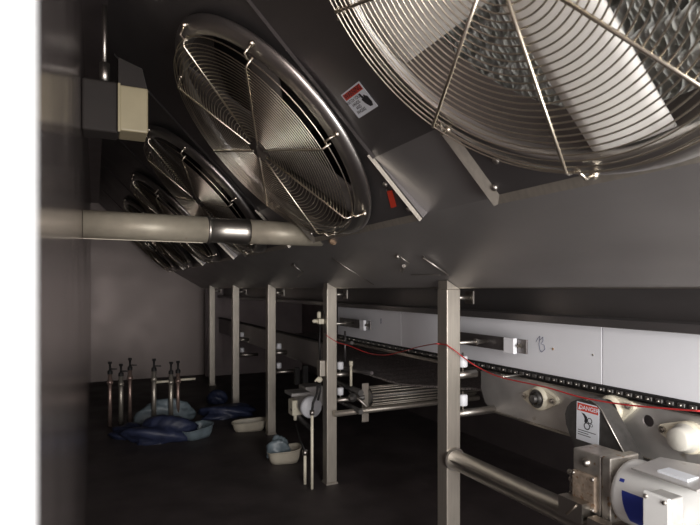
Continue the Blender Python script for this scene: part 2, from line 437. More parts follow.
# ------------------------------------------------------------------ posts
post_labels = ['nearest and widest steel post, standing in front of the white strips',
 'second steel post from the front, with small switch boxes on its left',
 'third steel post from the front, beside the pale bags on the floor',
 'fourth steel post from the front, thin and dim, left of the third',
 'farthest and dimmest steel post, next to the end wall']
posts = []
for i in range(5):
    y = YP1+PITCH*i
    r = thing('support_post', (1.43,y,-EYE), post_labels[i], 'post', 'row of square steel posts under the plenum')
    bm = B(); zt = 0
    add_box(bm, (1.43,y,-EYE+.012), (1.505,y+.075,-.005), bevel=.004)
    # sloping top cut under the sheet
    tb = bmesh.new(); vs = []
    for (x,z) in ((1.434,-.006),(1.501,-.006),(1.501,-.002),(1.434,.034)):
        vs.append([tb.verts.new((x,yy,z)) for yy in (y+.004,y+.071)])
    for k in range(4): tb.faces.new((vs[k][0],vs[(k+1)%4][0],vs[(k+1)%4][1],vs[k][1]))
    tb.faces.new([v[0] for v in vs]); tb.faces.new([v[1] for v in vs][::-1]); bmesh.ops.recalc_face_normals(tb, faces=tb.faces); merge(bm, tb)
    part('upright', bm, POSTM, r)
    bm = B(); add_box(bm, (1.425,y-.005,-EYE), (1.51,y+.08,-EYE+.012)); part('foot_plate', bm, POSTM, r)
    # stub tubes welded to the post
    low = 0 if i < 1 else -.20
    bm = B(); add_tube(bm, [(1.503,y+.04,-.045),(1.585,y+.04,-.045)], .011, 14); add_box(bm, (1.585,y+.01,-.075), (1.592,y+.07,-.015)); part('top_stub', bm, STEEL, r)
    if i < 4:
        bm = B(); add_tube(bm, [(1.503,y+.04,-.405+low),(1.625,y+.04,-.405+low)], .018, 16); part('stub', bm, STEEL, r)
        bm = B(); add_tube(bm, [(1.503,y+.04,-.585+low),(1.735,y+.04,-.585+low)], .018, 16); part('stub', bm, STEEL, r)
    posts.append(r)
# white guide blocks on the stubs
gl = [('upper white guide block on the stub right of the nearest post','lower white guide block on the long stub right of the nearest post'),
      ('upper white guide block close behind the second post','lower white guide block close behind the second post'),
      ('upper white guide block on the stub of the third post','lower white guide block on the stub of the third post'),
      ('upper white guide block on the stub of the fourth post','lower white guide block on the stub of the fourth post')]
for i in range(4):
    y = YP1+PITCH*i+.04; low = 0 if i < 1 else -.20
    for j, z in enumerate((-.387,-.567)):
        t = thing('guide_block', (1.548,y,z+low), gl[i][j], 'guide block', 'white plastic guide blocks by the posts')
        bm = B(); add_lathe(bm, V(1.548,y,z+low), V(0,0,1), [(.019,.018),(.023,.021),(.023,.066),(.019,.070),(.0001,.070)], 20); part('block', bm, WHITE, t)
        bm = B(); add_tube(bm, [(1.548,y,z+low),(1.548,y,z+low+.085)], .005, 8); part('pin', bm, STEEL, t)
# guide arms along the white strips
al = ['dark steel support bracket with a white block right of the nearest post', 'dark steel support bracket with a white block right of the second post']
for i in range(2):
    y = YP1+PITCH*i+(-.02 if not i else .06)
    t = thing('strip_support_bracket', (1.69,y,-.255), al[i], 'bracket', 'support brackets on the white strips')
    bm = B(); add_box(bm, (1.690,y-.20,-.288), (1.700,y+.30,-.226), bevel=.002); part('bar', bm, SHEETD, t)
    bm = B(); add_box(bm, (1.668,y-.145,-.293), (1.689,y-.080,-.223), bevel=.003); part('pad', bm, WHITE, t)
    bm = B(); add_lathe(bm, V(1.690,y-.165,-.255), V(-1,0,0), [(.012,0),(.012,.008),(.007,.008),(.007,.018),(.0001,.018)], 6, smooth=False); part('bolt', bm, STEEL, t)
    bm = B(); add_box(bm, (1.7,y-.10,-.27), (1.744,y-.08,-.24)); part('spacer', bm, STEEL, t); bm = B(); add_tube(bm, [(1.503,y+.06,-.255),(1.60,y+.06,-.255),(1.695,y+.06,-.255)], .009, 12); add_lathe(bm, V(1.62,y+.06,-.255), V(1,0,0), [(.016,0),(.016,.014)], 6, smooth=False, cap=True); part('mount_stud', bm, STEEL, t)

# lower brace pipe from the nearest post
bm = B(); add_tube(bm, [(1.468,YP1+.002,-.775),(1.468,YP1-.012,-.775)], .052, 28)
t = thing('brace_pipe', (1.468,YP1,-.775), 'thick low steel pipe running from the nearest post towards the viewer', 'pipe')
part('weld_collar', bm, STEEL, t)
bm = B(); add_tube(bm, [(1.468,YP1-.01,-.775),(1.468,.25,-.775)], .043, 28); part('tube', bm, STEEL, t)
bm = B(); add_box(bm, (1.424,.25,-.772), (1.4275,YP1-.03,-.764)); part('seam_strip', bm, STEEL, t)

# ------------------------------------------------------------------ conveyor belt and infeed behind the posts
bm = B()
nx, ny = 8, 60
vs = [[bm.verts.new((1.80+1.0*i/nx, 2.0+5.0*j/ny, -.50-.13*min(1,j/12)+(.004 if j%2 else 0))) for i in range(nx+1)] for j in range(ny+1)]
for j in range(ny):
    for i in range(nx): bm.faces.new((vs[j][i],vs[j+1][i],vs[j+1][i+1],vs[j][i+1]))
r = bmesh.ops.extrude_face_region(bm, geom=list(bm.faces))
for g in r['geom']:
    if isinstance(g, bmesh.types.BMVert): g.co.z -= .012
tag(obj('conveyor_belt', bm, BELTM, recalc=True), 'dark speckled conveyor belt sloping between the first two posts', 'conveyor belt')
# lower side panel beyond the second post
bm = B(); add_box(bm, (1.72,3.90,-.685), (1.735,8.2,-.465), bevel=.002)
tag(obj('side_panel', bm, SHEETD), 'dim pale lower side panel running back behind the second and third posts', 'side panel')
bm = B(); add_box(bm, (1.70,3.90,-.464), (1.76,8.2,-.450)); tag(obj('panel_rail', bm, BLACK), 'thin black rail capping the dim lower side panel', 'rail')
# slatted end roller
rc = pX(365,397,1.74)
t = thing('end_roller', rc, 'ribbed end roller running sideways between the first two posts', 'roller')
bm = B()
prof = []
nr = 20
for k in range(nr):
    a = 2*PI*k/nr; a2 = a+2*PI/nr*.6
    p = V(0,math.cos(a),math.sin(a)); 
    add_tube(bm, [rc+V(.03,0,0)+p*.070, rc+V(.95,0,0)+p*.070], .0065, 6)
part('slats', bm, POSTM, t)
bm = B(); add_tube(bm, [rc+V(.02,0,0), rc+V(.98,0,0)], .055, 20); part('drum', bm, DARK, t)
bm = B(); add_box(bm, rc+V(-.028,-.012,-.175), rc+V(.024,0,.10), bevel=.002); part('end_plate', bm, POSTM, t)
bm = B(); add_tube(bm, [rc+V(-.10,.06,.05), rc+V(-.02,-.07,-.055)], .010, 10); part('tee_handle', bm, STEEL, t)
bm = B(); add_lathe(bm, rc+V(-.012,0,0), V(-1,0,0), [(.022,0),(.022,.02),(.010,.03),(.010,.05),(.0001,.05)], 16); part('shaft_nut', bm, DARK, t)
bm = B(); add_lathe(bm, rc+V(-.013,0,-.155), V(-1,0,0), [(.008,0),(.008,.006),(.0001,.006)], 10); add_lathe(bm, rc+V(-.013,0,.08), V(-1,0,0), [(.008,0),(.008,.006),(.0001,.006)], 10); part('bolts', bm, STEEL, t)
# cross tube
a = pY(334,414,3.30); 
bm = B(); add_tube(bm, [a, V(2.7,3.30,a.z)], .020, 16); tag(obj('cross_tube', bm, POSTM), 'round cross tube behind and below the ribbed end roller', 'pipe')
# adjusting rod and bracket frame right of second post
t = thing('take_up_frame', pX(350,385,1.60), 'cluttered steel take-up frame with upright rod just right of the second post', 'bracket frame')
b0 = t.location
bm = B(); add_tube(bm, [pX(351,363,1.60),pX(351,386,1.60)], .009, 10); add_tube(bm, [pX(351,361,1.60),pX(351,366,1.60)], .014, 10); part('upright_rod', bm, IVORY, t)
bm = B()
add_tube(bm, [pX(336,381,1.66),pX(361,393,1.62)], .022, 6); add_tube(bm, [pX(336,399,1.66),pX(361,412,1.62)], .018, 6)
part('arm', bm, DARK, t)
bm = B(); add_tube(bm, [pX(345,331,1.66),pX(345,362,1.66)], .008, 8); add_tube(bm, [pX(337,343,1.62),pX(352,343,1.62)], .012, 8); add_tube(bm, [pX(337,369,1.62),pX(372,373,1.62)], .012, 8); part('cross_rods', bm, SHEETD, t)
bm = B(); add_lathe(bm, pX(353,397,1.60), V(-.6,-.8,0), [(.030,0),(.030,.03),(.012,.035),(.012,.05)], 18, cap=True); part('knob', bm, DARK, t)

# ------------------------------------------------------------------ cluster left of second post
gm = pX(311,407,1.52)
t = thing('gear_motor', gm, 'small dim gear motor with round white end cover, left of the second post', 'motor', None)
bm = B(); add_lathe(bm, gm+V(0,.01,0), V(0,-1,0), [(.086,0),(.086,.02),(.078,.030),(.02,.034),(.0001,.034)], 40); part('end_cover', bm, WHITE, t)
bm = B(); add_lathe(bm, gm+V(0,.01,0), V(0,1,0), [(.075,0),(.078,.26)], 32, cap=True); part('motor_body', bm, STAIN, t)
bm = B(); add_box(bm, gm+V(.03,.20,-.05), gm+V(.19,.36,.12), bevel=.012); part('gearbox', bm, STAIN, t)
q = pX(296,408,1.44)
bm = B(); add_box(bm, q+V(-.030,0,-.06), q+V(.052,.10,.060), bevel=.005); part('terminal_box', bm, IVORY, t)
bm = B(); add_tube(bm, [q+V(0,.02,-.058), q+V(0,.02,-.10)], .014, 12); part('cable_gland', bm, IVORY, t)
bm = B(); add_box(bm, gm+V(-.13,.08,.075), gm+V(.03,.26,.10), bevel=.004); part('top_bracket', bm, STAIN, t)
bm = B(); add_tube(bm, [gm+V(.02,.10,-.078), gm+V(.02,.16,-.078), gm+V(.02,.20,-.12)], .02, 8); add_tube(bm, [gm+V(-.10,.14,-.03), gm+V(0,.2,-.15), gm+V(.10,.20,-.25)], .022, 8); part('torque_arm', bm, DARK, t)
bm = B(); add_box(bm, pX(297,370,1.55)-V(.02,.02,.12), pX(297,370,1.55)+V(.02,.02,.02)); add_box(bm, pX(305,368,1.55)-V(.02,.02,.12), pX(305,368,1.55)+V(.02,.02,.02)); part('hanger_arms', bm, BLACK, t)
# standing pipes at second post
q = pF(312,489)
t = thing('standing_pipe', q, 'tall thin pale pipe standing on the floor just left of the second post', 'pipe', 'thin floor pipes by the second post')
bm = B(); H = pY(312,412,q.y).z
add_tube(bm, [q, V(q.x,q.y,H)], .010, 12); part('tube', bm, IVORY, t)
bm = B(); add_tube(bm, [V(q.x,q.y,H-.02), V(q.x,q.y,H+.01)], .016, 12); part('collar', bm, STEEL, t)
bm = B(); add_tube(bm, [V(q.x,q.y,H), pY(313,403,q.y), pY(317,394,q.y+.05), pY(318,384,q.y+.05)], .009, 8); part('hose', bm, BLACK, t)
q = pF(305,484)
t = thing('standing_pipe', q, 'short pale pipe stub standing on the floor left of the tall thin pipe', 'pipe', 'thin floor pipes by the second post')
bm = B(); H = pY(305,452,q.y).z; add_tube(bm, [q, V(q.x,q.y,H)], .011, 12); part('tube', bm, IVORY, t)
bm = B(); add_tube(bm, [V(q.x,q.y,H-.02), V(q.x,q.y,H+.012)], .019, 12); part('collar', bm, STEEL, t)
bm = B(); add_tube(bm, [V(q.x,q.y,H+.01), pY(300,440,q.y+.1), pY(296,425,q.y+.3)], .006, 8); part('hose', bm, BLACK, t)
# switch boxes
q = pX(320,368,1.40)
t = thing('switch_box', q, 'pale rectangular switch box on the left face of the second post', 'switch', None)
bm = B(); add_box(bm, q+V(-.012,-.03,-.055), q+V(.028,.03,.055), bevel=.004); part('housing', bm, POSTM, t)
bm = B(); add_lathe(bm, q+V(-.01,-.02,-.075), V(-.6,-.8,0), [(.014,-.01),(.020,0),(.020,.018),(.010,.03)], 16, cap=True); add_tube(bm, [q+V(-.02,-.03,-.055), q+V(-.05,-.03,-.085)], .007, 8); part('valve', bm, IVORY, t)
bm = B(); add_tube(bm, [q+V(0,-.01,-.09), q+V(-.002,-.01,-.16), q+V(-.02,-.01,-.22)], .008, 8); part('cable', bm, BLACK, t)
bm = B(); add_tube(bm, [q+V(0,0,.055), q+V(-.004,0,.16), q+V(.0,0,.30)], .006, 8); part('conduit', bm, BLACK, t)
q = pX(319,321,1.40)
t = thing('limit_switch', q, 'small pale limit switch with a looped black cable high on the second post', 'switch', None)
bm = B(); add_box(bm, q+V(-.012,-.03,-.020), q+V(.028,.03,.016), bevel=.005); add_lathe(bm, q+V(-.01,0,0), V(-1,0,0), [(.013,0),(.013,.03),(.006,.04)], 12, cap=True); part('body', bm, IVORY, t)
bm = B(); add_lathe(bm, q+V(0,0,.02), V(0,0,1), [(.014,0),(.014,.04),(.008,.045)], 14, cap=True); part('plunger_head', bm, IVORY, t)
bm = B(); add_tube(bm, [q+V(0,0,.06), q+V(.0,-.01,.08), q+V(.02,-.035,.07), q+V(.035,-.04,.0), q+V(.028,-.04,-.08)], .005, 8); part('cable', bm, BLACK, t)

# ------------------------------------------------------------------ pull cord
def pull(pts, name='tube'):
    return [Vector(p) for p in pts]
t = thing('pull_cord', pX(560,392,1.62), 'thin red safety cord strung past the posts and across the danger sign', 'cord')
pts = [pX(700,411,1.60),pX(660,408,1.60),pX(620,404,1.60),pX(580,397,1.60),pX(545,387,1.60),pX(500,377,1.60),pX(476,366,1.60),pY(463,357,1.940),
       pY(454,350,1.950),pY(447.5,345.5,1.950),V(1.422,1.955,pY(446,345,1.955).z),pX(440,344,1.424),pX(434,344,1.424),pX(418,347,1.56),pX(400,352,1.60),pX(385,355,1.60),pX(368,353,1.60),pX(350,346,1.55),pY(337,342,3.328),pY(326,335,3.328)]
# a smooth catmull curve
def smooth(pts, n=5):
    out = []
    P = [pts[0]]+pts+[pts[-1]]
    for i in range(1, len(P)-2):
        for k in range(n):
            u = k/n; a,b_,c_,d = P[i-1],P[i],P[i+1],P[i+2]
            out.append(.5*((2*b_)+(c_-a)*u+(2*a-5*b_+4*c_-d)*u*u+(3*b_-a-3*c_+d)*u**3))
    out.append(P[-2]); return out
bm = B(); add_tube(bm, smooth(pts), .0028, 8); part('cord', bm, RED, t)
bm = B(); add_lathe(bm, pts[5]+V(.01,0,0), V(1,0,0), [(.010,0),(.010,.012)], 12, cap=True); add_tube(bm, [pts[5], V(1.738,pts[5].y,pts[5].z)], .004, 8); part('eye_bolt', bm, STEEL, t)

# ------------------------------------------------------------------ flange bearings on the side plate
def bearing(name, ctr, label, group, tilt, cap):
    t = thing(name, ctr, label, 'bearing', group)
    def hull(s):
        o = []
        for k in range(28): a = 2*PI*k/28; o.append((.052*s*math.cos(a), .052*s*math.sin(a)))
        lobes = []
        for sg in (-1,1):
            for k in range(16): a = 2*PI*k/16; lobes.append((sg*.080+.018*s*math.cos(a), .018*s*math.sin(a)))
        pts_ = sorted(set(o+lobes))
        def cr(o_,a,b): return (a[0]-o_[0])*(b[1]-o_[1])-(a[1]-o_[1])*(b[0]-o_[0])
        lo = []
        for p in pts_:
            while len(lo) > 1 and cr(lo[-2],lo[-1],p) <= 0: lo.pop()
            lo.append(p)
        hi = []
        for p in reversed(pts_):
            while len(hi) > 1 and cr(hi[-2],hi[-1],p) <= 0: hi.pop()
            hi.append(p)
        return lo[:-1]+hi[:-1]
    ca, sa = math.cos(tilt), math.sin(tilt)
    fr = lambda a,b,h: ctr+V(-h, a*ca-b*sa, a*sa+b*ca)
    bm = B(); add_plate(bm, hull(1), [], .020, fr); add_lathe(bm, ctr+V(-.018,0,0), V(-1,0,0), [(.052,0),(.048,.012),(.040,.016)], 36)
    bmesh.ops.remove_doubles(bm, verts=bm.verts, dist=1e-5); part('housing', bm, IVORY, t)
    bm = B()
    if cap:
        add_lathe(bm, ctr+V(-.030,0,0), V(-1,0,0), [(.046,0),(.046,.006),(.038,.010),(.037,.038),(.032,.045),(.0001,.046)], 36); part('end_cap', bm, CAPM, t)
    else:
        add_lathe(bm, ctr+V(-.030,0,0), V(-1,0,0), [(.040,.001),(.036,.004),(.030,-.004),(.026,.006),(.024,.014)], 32); add_lathe(bm, ctr+V(-.03,0,0), V(-1,0,0), [(.018,0),(.018,.028),(.015,.030),(.0001,.030)], 24)
        part('bore_insert', bm, DARK, t)
    for sg in (-1,1):
        bm = B(); add_lathe(bm, fr(sg*.080,0,.020), V(-1,0,0), [(.012,0),(.012,.009),(.006,.009),(.006,.018),(.0001,.018)], 6, smooth=False); part('bolt', bm, STEEL, t)
bearing('flange_bearing', pX(542,398,1.735), 'ivory two-bolt flange bearing with open dark bore, left of the danger sign', 'ivory flange bearings', -.05, False)
bearing('flange_bearing', pX(614,409,1.735), 'ivory flange bearing mostly hidden behind the chain guard', 'ivory flange bearings', -.35, False)
bearing('flange_bearing', pX(691,437,1.735), 'white capped flange bearing at the right edge above the motor', 'ivory flange bearings', .1, True)

# ------------------------------------------------------------------ chain guard
GX = 1.625
t = thing('chain_guard', pX(590,450,GX), 'dark rounded steel chain guard carrying the danger sign', 'guard')
opx = [(566,424),(565,414),(567,407),(571,402),(577,399.5),(584,399),(591,401),(597,405),(602,411),(629,462),(624,480),(590,480),(578,452),(571,438)]
o3 = [pX(x,y,GX) for x,y in opx]; o3 = [(p.y,p.z) for p in o3]
bm = B(); add_plate(bm, o3, [], .075, lambda a,b,h: V(GX+h,a,b)); part('cover', bm, DARK, t)
for (yy_,zz_) in ((pX(580,412,1.70).y,pX(580,412,1.70).z),(pX(612,455,1.70).y,pX(612,455,1.70).z)):
    bm = B(); add_tube(bm, [(1.70,yy_,zz_),(1.7352,yy_,zz_)], .012, 12); part('stand_off', bm, STEEL, t)
bm = B(); add_tube(bm, [V(GX-.001,a,b) for a,b in o3[5:10]], .003, 6); part('rim', bm, STEEL, t)
def sticker(name, P, U, W, w, h, label, kindtxt):
    """P top-left corner, U along the top, W downwards, outward normal = U x W flipped towards the viewer"""
    U = U.normalized(); W = (W - U*W.dot(U)).normalized(); N = U.cross(W)
    if N.dot(P) > 0: N = -N
    t = thing(name, P, label, 'sticker')
    fr = lambda a,b,hh: P+U*a+W*b+N*hh
    bm = B(); add_plate(bm, [(0,0),(w,0),(w,h),(0,h)], [], .0012, fr); part('backing', bm, STICK, t)
    return t, fr, U, W, N
def text(s, size, fr, a, b, m, root, name='lettering', h=.0018):
    cu = bpy.data.curves.new(name, 'FONT'); cu.body = s; cu.size = size; cu.align_x = 'CENTER'; cu.align_y = 'CENTER'; cu.offset = size*.02
    o = bpy.data.objects.new(name, cu); C.objects.link(o)
    dg = bpy.context.evaluated_depsgraph_get(); me = bpy.data.meshes.new_from_object(o.evaluated_get(dg)); bpy.data.objects.remove(o)
    for v in me.vertices: v.co = fr(a+v.co.x, b-v.co.y, h) - root.location
    me.materials.clear(); me.materials.append(m)
    o = bpy.data.objects.new(name, me); C.objects.link(o); o.parent = root
tl, tr, bl = pX(577,401,GX-.001), pX(599.5,406.5,GX-.001), pX(578,438,GX-.001)
w, h = (tr-tl).length, (bl-tl).length
t, fr, *_ = sticker('danger_sticker', tl, V(0,-1,-.02), V(0,0,-1), abs(tr.y-tl.y), h+.004, 'white danger sticker with red header on the dark chain guard', 'danger')
w = abs(tr.y-tl.y)
bm = B(); add_plate(bm, [(w*.04,h*.03),(w*.96,h*.03),(w*.96,h*.23),(w*.04,h*.23)], [], .0005, lambda a,b,hh: fr(a,b,hh+.0012)); part('red_header', bm, REDP, t)
text('\u26a0DANGER' if False else 'DANGER', h*.155, fr, w*.56, h*.135, STICK, t, h=.0021)
bm = B(); add_plate(bm, [(w*.08,h*.20),(w*.14,h*.07),(w*.20,h*.20)], [], .0004, lambda a,b,hh: fr(a,b,hh+.0019)); part('alert_triangle', bm, STICK, t)
bm = B(); add_plate(bm, [(w*.22,h*.27),(w*.36,h*.29),(w*.48,h*.36),(w*.50,h*.48),(w*.44,h*.52),(w*.36,h*.50),(w*.38,h*.42),(w*.32,h*.34)], [], .0005, lambda a,b,hh: fr(a,b,hh+.0012))
for (cx,cy,rr) in ((w*.60,h*.44,w*.11),(w*.48,h*.60,w*.14),(w*.68,h*.55,w*.06)):
    add_plate(bm, circ(cx,cy,rr,20), [circ(cx,cy,rr*.72,20)], .0005, lambda a,b,hh: fr(a,b,hh+.0012))
part('pictogram', bm, INK, t)
bm = B()
for (y_,x0,x1) in ((.74,.08,.88),(.80,.08,.55),(.86,.08,.65)): add_plate(bm, [(w*x0,h*y_),(w*x1,h*y_),(w*x1,h*(y_+.018)),(w*x0,h*(y_+.018))], [], .0005, lambda a,b,hh: fr(a,b,hh+.0012))
part('fine_print', bm, INK, t)
# warning sticker on the upper plate
nrm = (.70711,0,.70711); kk = Vector(nrm).dot(PC)-.002
q0,q1,q2 = on(341,95,nrm,kk), on(359,81,nrm,kk), on(361,116.5,nrm,kk)
t, fr, *_ = sticker('warning_sticker', q0, q1-q0, q2-q0, (q1-q0).length, (q2-q0).length, 'tilted white warning sticker with orange-red header on the panel between two fans', 'warning')
w, h = (q1-q0).length, (q2-q0).length
bm = B(); add_plate(bm, [(w*.05,h*.05),(w*.95,h*.05),(w*.95,h*.27),(w*.05,h*.27)], [], .0005, lambda a,b,hh: fr(a,b,hh+.0012)); part('red_header', bm, REDP, t)
text('WARNING', w*.175, fr, w*.52, h*.16, INK, t, h=.0021)
for s_, y_ in (('WATCH YOUR',.38),('HANDS',.53),('AND',.68),('FINGERS',.83)): text(s_, w*.115, fr, w*.33, h*y_, INK, t, h=.0017)
bm = B(); add_plate(bm, [(w*.66,h*.32),(w*.72,h*.32),(w*.76,h*.50),(w*.80,h*.42),(w*.84,h*.44),(w*.86,h*.48),(w*.92,h*.52),(w*.94,h*.75),(w*.88,h*.88),(w*.76,h*.86),(w*.66,h*.68),(w*.62,h*.52),(w*.67,h*.52)], [], .0005, lambda a,b,hh: fr(a,b,hh+.0012)); part('hand_pictogram', bm, INK, t)
q0,q1,q2 = on(387,191,nrm,kk), on(392,190,nrm,kk), on(391,208,nrm,kk)
bm = B(); u_ = (q1-q0); w_ = (q2-q0)
bmt = [q0,q1,q1+w_*.95+u_*.15,q2+u_*.05]
vs = [bm.verts.new(p) for p in bmt]; f = bm.faces.new(vs); r = bmesh.ops.extrude_face_region(bm, geom=[f])
for g in r['geom']:
    if isinstance(g, bmesh.types.BMVert): g.co += ND*.0015
tag(obj('red_sticker', bm, REDP, recalc=True), 'small plain red sticker strip on the panel right of the second fan', 'sticker')

# ------------------------------------------------------------------ near gear motor
MC = V(1.512,1.118,-.632)
t = thing('gear_motor', MC, 'large white gear motor with blue patch at the lower right corner', 'motor')
R = .100
bm = B(); add_lathe(bm, MC, V(0,-1,0), [(.0001,-.02),(.060,-.02),(.070,-.008),(R-.012,0),(R-.003,.008),(R,.022),(R,.40),(R-.012,.42),(.0001,.42)], 64); part('motor_body', bm, MOTORW, t)
# blue patch wrapped on the body, towards the aisle
def wrap(a0,a1,y0,y1,skew,m,name,th=.0012,n=14):
    bm = B(); g = []
    for i in range(n+1):
        u = i/n; a = a0+(a1-a0)*u
        ya = y0+skew*u; 
        g.append([bm.verts.new(V(MC.x-math.cos(a)*(R+th),MC.y-y,MC.z+math.sin(a)*(R+th))) for y in (ya,y1)])
    for i in range(n): f = bm.faces.new((g[i][0],g[i][1],g[i+1][1],g[i+1][0])); f.smooth = True
    bmesh.ops.recalc_face_normals(bm, faces=bm.faces)
    return part(name, bm, m, t)
wrap(.30,-.62,.045,.15,.018,BLUE,'blue_patch')
wrap(.62,.52,.030,.045,0,BLUE,'blue_dot',n=4)
wrap(-.55,-.66,.235,.250,0,BLUE,'blue_dot',n=4)
# gearbox
bm = B(); add_box(bm, (1.452,1.175,-.732), (1.56,1.285,-.537), bevel=.006); part('gearbox', bm, GEARM, t)
bm = B(); add_box(bm, (1.446,1.135,-.738), (1.58,1.168,-.532), bevel=.005); part('flange', bm, GEARM, t)
bm = B(); add_box(bm, (1.46,1.166,-.70), (1.56,1.176,-.56)); part('flange_neck', bm, GEARM, t)
bm = B(); add_box(bm, (1.436,1.184,-.722), (1.453,1.278,-.605), bevel=.008); part('cover_plate', bm, COVERM, t, label='rusty brown cover plate')
for (y_,z_) in ((1.193,-.614),(1.269,-.614),(1.193,-.712),(1.269,-.712)):
    bm = B(); add_lathe(bm, V(1.437,y_,z_), V(-1,0,0), [(.0065,0),(.0065,.005),(.0001,.006)], 8); part('bolt', bm, STEEL, t)
bm = B(); add_lathe(bm, V(1.452,1.228,-.572), V(-1,0,0), [(.014,0),(.014,.006),(.009,.008),(.009,.014),(.0001,.014)], 12); part('sight_plug', bm, STEEL, t)
bm = B(); add_box(bm, (1.465,1.286,-.72), (1.55,1.315,-.625), bevel=.008); add_lathe(bm, V(1.49,1.315,-.640), V(0,1,0), [(.010,0),(.010,.02)], 8, cap=True); add_lathe(bm, V(1.464,1.30,-.65), V(-1,0,0), [(.008,0),(.008,.008)], 8, cap=True); add_lathe(bm, V(1.464,1.30,-.70), V(-1,0,0), [(.008,0),(.008,.008)], 8, cap=True); part('output_flange', bm, GEARM, t)
# sheet cover over the motor
bm = B()
pc = [(1.42,1.045,-.533),(1.425,.86,-.536),(1.56,.84,-.522),(1.60,.93,-.520),(1.56,1.05,-.522)]
vs = [bm.verts.new(p) for p in pc]; f = bm.faces.new(vs); r = bmesh.ops.extrude_face_region(bm, geom=[f])
for g in r['geom']:
    if isinstance(g, bmesh.types.BMVert): g.co.z += .005
bmesh.ops.recalc_face_normals(bm, faces=bm.faces); part('sheet_cover', bm, STAIN, t, label='flat grey steel plate bent over the motor')
bm = B(); add_box(bm, (1.45,.90,-.531), (1.50,.985,-.5205)); part('paper_label', bm, STICK, t)
bm = B(); add_box(bm, (1.47,.93,-.552), (1.54,1.02,-.5315)); part('saddle', bm, STEEL, t)
# conduit box on the aisle side of the motor
bm = B(); add_box(bm, (1.352,.886,-.69), (1.412,.950,-.555), bevel=.004); part('terminal_box', bm, BOXG, t)
bm = B(); add_box(bm, (1.342,.882,-.695), (1.354,.954,-.550), bevel=.003); part('box_lid', bm, MOTORW, t)
for (y_,z_) in ((.892,-.562),(.944,-.562),(.892,-.683),(.944,-.683)):
    bm = B(); add_lathe(bm, V(1.342,y_,z_), V(-1,0,0), [(.006,0),(.006,.004),(.0001,.005)], 8); part('screw', bm, GEARM, t)
bm = B(); add_box(bm, (1.410,.895,-.66), (1.44,.94,-.60)); part('box_neck', bm, STEEL, t)
# mounting brackets
t = thing('mounting_bracket', (1.47,1.25,-.78), 'bent steel mounting brackets clamped on the low pipe under the gearbox', 'bracket')
bm = B()
for (ya,yb,zt) in ((1.20,1.295,-.690),(1.03,1.18,-.722)):
    bm = B(); add_box(bm, (1.396,ya,zt-.062), (1.402,yb,zt)); add_box(bm, (1.402,ya,zt-.006), (1.435,yb,zt)); add_box(bm, (1.402,ya,zt-.062), (1.435,ya+.005,zt-.006)); add_box(bm, (1.402,ya,-.741),(1.50,yb,-.734)); part('angle_bracket', bm, STEEL, t)
for y_, z_ in ((1.22,-.698),(1.09,-.73)):
    bm = B(); add_tube(bm, [(1.395,y_,z_),(1.395,y_+.04,z_-.045)], .0035, 6); part('weld_bead', bm, WIRE, t)

# ------------------------------------------------------------------ overhead cross pipe
py = 2.647; pz = .285
t = thing('overhead_pipe', (-.05,py,pz), 'beige pipe crossing overhead from the left wall to the sloping casing', 'pipe')
xs = lambda px: (lambda q: q.x)(pY(px,225,py))
x1, x2 = xs(207), xs(249)
bm = B(); add_tube(bm, [(-.048,py,pz),(x1,py,pz)], .064, 40); part('wall_section', bm, PIPEM, t)
bm = B(); add_lathe(bm, V(0,py,pz), V(1,0,0), [(.060,x1-.004),(.069,x1),(.069,x1+.012),(.062,x1+.016),(.061,x1+.08),(.0605,x1+.10),(.065,x2-.03),(.066,x2-.008),(.060,x2)], 40); part('coupling', bm, STEEL, t, label='shiny steel coupling sleeve')
bm = B(); add_tube(bm, [(x2,py,pz),(1.10,py,pz)], [.062,.060], 40); part('casing_section', bm, PIPEM, t)
bm = B(); add_box(bm, (-.048,py-.01,pz-.062), (x1-.02,py+.0,pz-.066)); part('seam', bm, PIPEM, t)

# ------------------------------------------------------------------ wall lamp box
LY = 2.33
t = thing('wall_lamp', (.02,LY,.74), 'boxy beige-fronted lamp housing hanging high by the left wall', 'lamp')
bm = B(); add_box(bm, (.088,LY-.02,.632), (.196,LY+.13,.815), bevel=.007); part('front_housing', bm, LENS, t)
bm = B(); add_box(bm, (-.048,LY,.625), (.087,LY+.13,.83), bevel=.01); part('mount_box', bm, BROWNM, t)
bm = B(); vs = []
for (x,z) in ((.085,.817),(.195,.817),(.175,.90),(.085,.93)):
    vs.append([bm.verts.new((x,y_,z)) for y_ in (LY+.0,LY+.13)])
for k in range(4): bm.faces.new((vs[k][0],vs[(k+1)%4][0],vs[(k+1)%4][1],vs[k][1]))
bm.faces.new([v[0] for v in vs]); bm.faces.new([v[1] for v in vs]); part('hood', bm, BROWNM, t, recalc=True)
bm = B(); add_tube(bm, [(.035,LY+.05,.83),(.035,LY+.05,.915)], .020, 16); add_tube(bm, [(.035,LY+.05,.90),(.035,LY+.05,1.15)], .010, 10); part('conduit', bm, STEEL, t)
bm = B(); add_box(bm, (.082,LY-.023,.626), (.092,LY-.012,.820), bevel=.002); part('edge_trim', bm, LENS, t)

